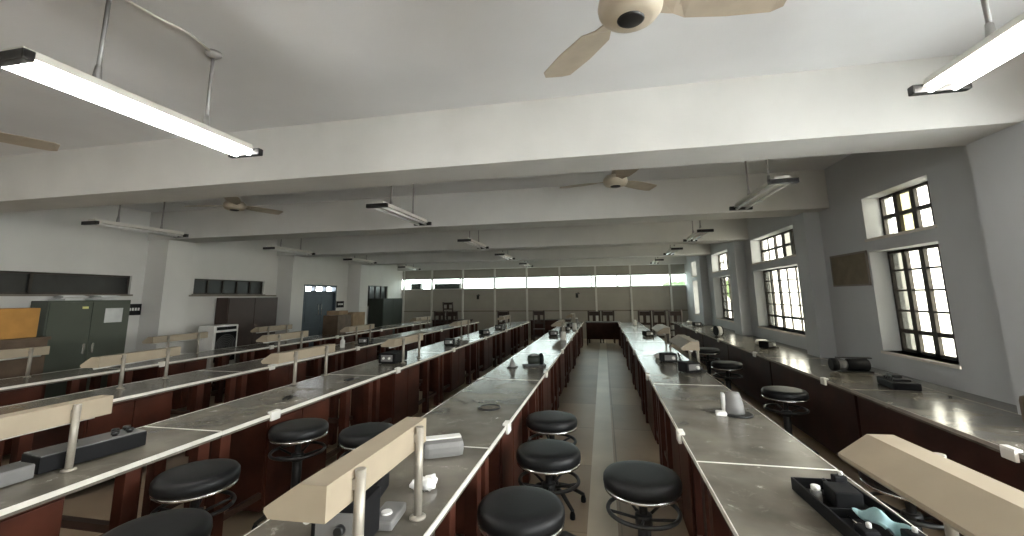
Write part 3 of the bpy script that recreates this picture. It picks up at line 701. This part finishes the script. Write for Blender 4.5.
# row B tray with tools
o = thing('tool_tray', 'open black tray full of tools on the closest window-side aisle bench', 'tray', (.895,2.0,T+.0022), .05)
MB().box(-.11,.11,-.26,.24,0,.008,.002).build('tray_base', M['blackp'], o)
r = MB(); r.box(-.11,-.102,-.26,.24,.008,.05,.002); r.box(.102,.11,-.26,.24,.008,.05,.002); r.box(-.105,.105,-.26,-.252,.008,.05,.002); r.box(-.105,.105,.232,.24,.008,.05,.002); r.box(-.105,.105,-.02,-.012,.008,.04,.002)
r.build('rim', M['blackp'], o)
o = copy_tree(stn); o.location = (.905,2.085,T+.0125); o.rotation_euler = (0,0,1.55); o.scale = (.6,.6,.6); tag(o, 'small soldering station at the far end of the black tray', 'soldering station', 'soldering stations')
o = thing('jar', 'small white-capped jar in the black tray', 'jar', (.815,2.1,T+.0125))
MB().lathe([(.018,0),(.02,.003),(.02,.04),(.014,.045)],n=16).build('body', M['greybody'], o); MB().lathe([(.016,.045),(.017,.047),(.017,.06),(.014,.062)],n=16).build('cap', M['white'], o)
n = 14; vs = []; fs = []
for i in range(n):
    for j in range(n):
        u, v = i/(n-1), j/(n-1); vs.append(((u-.5)*.085, (v-.5)*.17, .03+.022*math.sin(u*7+1)*math.cos(v*5)+.02*(1-abs(2*v-1))))
for i in range(n-1):
    for j in range(n-1): fs.append((i*n+j,(i+1)*n+j,(i+1)*n+j+1,i*n+j+1))
k = MB(); k.add(vs,fs,True); k.add([(x,y_,z-.004) for x,y_,z in vs],[tuple(reversed(f)) for f in fs],True)
tag(k.build('blue_cloth', M['cyan'], None, (.925,1.88,T+.02), .1), 'crumpled pale blue cloth lying in the black tray', 'cloth')
o = thing('soldering_iron', 'black soldering iron lying in the near end of the tray', 'soldering iron', (.862,1.87,T+.0125), .02)
MB().tube([(0,-.1,.014),(0,.02,.014)],.012,10).build('handle', M['black'], o); MB().tube([(0,.02,.014),(0,.1,.012)],.005,8,r2=.002).build('tip', M['chrome'], o)
k = thing('notebook', 'small black and white booklet beside the near end of the tray', 'booklet', (.95,1.64,T+.0022), .15)
MB().box(-.07,.07,-.06,.06,0,.012,.002).build('cover', M['blackp'], k); MB().box(-.02,.06,-.05,.01,.012,.0135).build('page', M['paper'], k)
o = thing('flux_tin', 'small round black tin with a white lid at the window side of the tray', 'tin', (.985,1.96,T+.0125)) if False else None
for x,y_,w_,d_,h,lab in ((.84,1.80,.05,.06,.05,'black adapter block at the near corner of the black tray'),(.95,2.205,.05,.035,.07,'black adapter block at the far corner of the black tray'),(.965,1.785,.045,.05,.055,'black adapter block on the window side of the blue cloth in the tray')):
    o = thing('adapter', lab, 'adapter', (x,y_,T+.0125), .1)
    MB().box(-w_/2,w_/2,-d_/2,d_/2,0,h,.006).build('body', M['blackp'], o)
    MB().lathe([(.008,h),(.008,h+.014),(.005,h+.016)],(.008,0,0),10).build('pin', M['white'], o)
# row B grey cone
o = thing('bench_magnifier', 'grey slanted hood machine with a white lip on the window-side aisle bench', 'machine', (.88,3.46,T+.0022), -.1)
MB().lathe([(.10,0),(.10,.01),(.09,.012)],(0.02,0,0),24).build('base', M['black'], o)
k = MB(); k.lathe([(.07,.012),(.066,.06),(.052,.12),(.042,.15),(.001,.152)],(.0,.01,0),20); k.build('housing', M['greybody'], o)
MB().box(-.075,-.055,-.02,.05,.012,.14,.004).build('white_strip', M['white'], o)
MB().box(-.13,-.06,-.085,-.02,.0,.03,.01).build('white_lip', M['white'], o)
# wall bench items
o = thing('bench_grinder', 'black cylinder machine with a strap handle on the wall bench by the column', 'machine', (2.58,5.46,T+.0022), 0)
MB().lathe([(.05,.0),(.062,.01),(.064,.2),(.055,.21)],(-.02,0,.075),20,'x').build('drum', M['blackp'], o)
MB().lathe([(.06,-.17),(.068,-.165),(.068,-.11),(.06,-.105)],(0,0,.075),20,'x').build('end_wheel', M['blackp'], o)
MB().lathe([(.045,-.105),(.045,0)],(-.01,0,.075),16,'x').build('collar', M['greybody'], o)
MB().box(-.09,.21,-.055,.055,0,.012,.003).build('base', M['black'], o)
MB().box(-.11,.22,-.03,.03,.142,.155,.004).build('strap', M['black'], o)
o = thing('cable_tester', 'flat black device with ridged top on the wall bench below the closest window', 'device', (2.58,4.66,T+.0022), -.15)
MB().box(-.1,.1,-.17,.17,0,.065,.012).build('body', M['blackp'], o)
k = MB()
for q in range(5): k.box(-.07,.06,-.1+q*.045,-.075+q*.045,.065,.085,.004)
k.build('ridge', M['black'], o); MB().box(-.05,.03,-.03,.08,.085,.112,.01).build('grip', M['black'], o)
MB().lathe([(.012,0),(.012,.012)],(2.72,4.28,T+.0022),12).build('rubber_stopper', M['black']); tag(bpy.data.objects['rubber_stopper'], 'tiny black stopper on the wall bench near the column', 'stopper')
o = thing('bag', 'dark brown bag standing on the wall bench at the picture edge', 'bag', (2.63,3.3,T+.0022), .1)
MB().box(-.07,.07,-.16,.16,0,.2,.04).build('body', M['brown'], o); MB().tube([(0,-.08,.19),(0,-.05,.25),(0,.05,.25),(0,.08,.19)],.01,8).build('handle', M['black'], o)
o = thing('tape_reel', 'white and black reel standing on the wall bench near the third window', 'reel', (2.3,9.7,T+.0022), .3)
MB().lathe([(.1,-.06),(.1,-.05),(.06,-.045),(.06,.045),(.1,.05),(.1,.06)],(0,0,.1),24,'x').build('flange', M['blackp'], o); MB().lathe([(.095,-.04),(.095,.04)],(0,0,.1),24,'x').build('winding', M['white'], o)
for x,y_,lab in ((2.55,8.0,'pale lump of packaging on the wall bench under the second tall window'),(2.5,10.8,'pale lump of packaging on the wall bench beyond the reel'),(2.4,13.4,'pale lump of packaging at the end of the wall bench')):
    k = MB()
    for q in range(4): k.blob((random.uniform(-.06,.06),random.uniform(-.08,.08),.052),(.07,.07,.04),10,6,.2,q+int(y_*7))
    tag(k.build('packaging', M['card'] if False else M['socket'], None, (x,y_,T+.0022)), lab, 'packaging')
# bottle in the third row
o = thing('bottle', 'small white bottle standing in the third row', 'bottle', (-4.5,6.88,T+.0022))
MB().lathe([(.035,0),(.04,.006),(.04,.11),(.034,.13),(.018,.145),(.018,.16)],n=20).build('body', M['white'], o); MB().lathe([(.02,.16),(.02,.185),(.016,.19)],n=14).build('cap', M['white'], o)
tag(MB().blob((0,0,.03),(.05,.045,.03),10,6,.25,3).build('tissue_ball', M['tissue'], None, (.70,6.25,T+.008)), 'white crumpled tissue next to the distant machines, window side of aisle', 'tissue')
# clutter at the far end of row A
for i,(x,y_,h,mm,lab) in enumerate(((-.8,8.6,.12,'white','white jar on the aisle bench before the cluttered machines'),(-.95,10.0,.14,'greybody','grey jar among the cluttered machines beside the aisle'),(-.75,11.2,.13,'white','distant white jar among the machines beside the aisle'),(-.85,13.6,.14,'greybody','grey jar at the last bench beside the aisle'),(.85,12.9,.12,'white','white jar at the far end, window side of the aisle'))):
    o = thing('jar', lab, 'jar', (x,y_,T+.0022))
    MB().lathe([(.05,0),(.055,.005),(.055,h),(.045,h+.01)],n=18).build('body', M[mm], o); MB().lathe([(.05,h+.01),(.05,h+.03),(.045,h+.034)],n=18).build('lid', M['white'], o)
# pen on the floor
o = thing('pen', 'dark pen lying on the floor between window-side bench and wall bench', 'pen', (1.62,2.55,.001), .6)
MB().tube([(0,-.09,.009),(0,.07,.009)],.009,8).build('barrel', M['black'], o); MB().tube([(0,.07,.009),(0,.09,.009)],.006,8,r2=.001).build('tip', M['black'], o)

# ------------------------------------------------------------------ daylight
wd = bpy.data.worlds.new('sky'); S.world = wd; wd.use_nodes = True; nt = wd.node_tree
bg = nt.nodes['Background']; tc = nt.nodes.new('ShaderNodeTexCoord'); sep = nt.nodes.new('ShaderNodeSeparateXYZ')
cr = nt.nodes.new('ShaderNodeValToRGB'); cr.color_ramp.elements[0].position = .46; cr.color_ramp.elements[0].color = (.72,.73,.72,1)
cr.color_ramp.elements[1].position = .56; cr.color_ramp.elements[1].color = (.93,.97,1.0,1)
mr = nt.nodes.new('ShaderNodeMapRange'); mr.inputs['From Min'].default_value = -1
nt.links.new(tc.outputs['Generated'], sep.inputs[0]); nt.links.new(sep.outputs['Z'], mr.inputs['Value']); nt.links.new(mr.outputs[0], cr.inputs['Fac'])
nt.links.new(cr.outputs['Color'], bg.inputs['Color']); bg.inputs['Strength'].default_value = 13.0
def portal(loc, rot, sx, sy):
    l = bpy.data.lights.new('sky_portal','AREA'); l.shape = 'RECTANGLE'; l.size = sx; l.size_y = sy; l.cycles.is_portal = True
    o = bpy.data.objects.new('sky_portal', l); COL.objects.link(o); o.location = loc; o.rotation_euler = rot; return o
for (a, b_) in WIN:
    for z0, z1 in ((UZ0,UZ1),(LZ0,LZ1)): portal((XR+.26,(a+b_)/2,(z0+z1)/2),(0,PI/2,0),z1-z0,b_-a)
portal(((XL+XR)/2,YP+.1,2.16),(-PI/2,0,0),XR-XL,.42)

# ------------------------------------------------------------------ camera
cam = bpy.data.cameras.new('camera'); co = bpy.data.objects.new('camera', cam); COL.objects.link(co)
yaw, pitch, roll = .206981929, .160817154, -.0116985201
f = Vector((-math.sin(yaw)*math.cos(pitch), math.cos(yaw)*math.cos(pitch), math.sin(pitch)))
r = Vector((math.cos(yaw), math.sin(yaw), 0)); u = r.cross(f)
r2 = r*math.cos(roll)+u*math.sin(roll); u2 = u*math.cos(roll)-r*math.sin(roll)
mw = Matrix((r2, u2, -f)).transposed().to_4x4(); mw.translation = (0,0,CZ); co.matrix_world = mw
cam.sensor_fit = 'HORIZONTAL'; cam.sensor_width = 36; cam.lens = 424.602*36/1024
cam.shift_y = (227.795-268)/1024; cam.clip_start = .02; cam.clip_end = 300
S.camera = co
S.view_settings.view_transform = 'Standard'; S.view_settings.look = 'None'; S.view_settings.gamma = 1; S.view_settings.use_curve_mapping = False
S.view_settings.exposure = 1.1
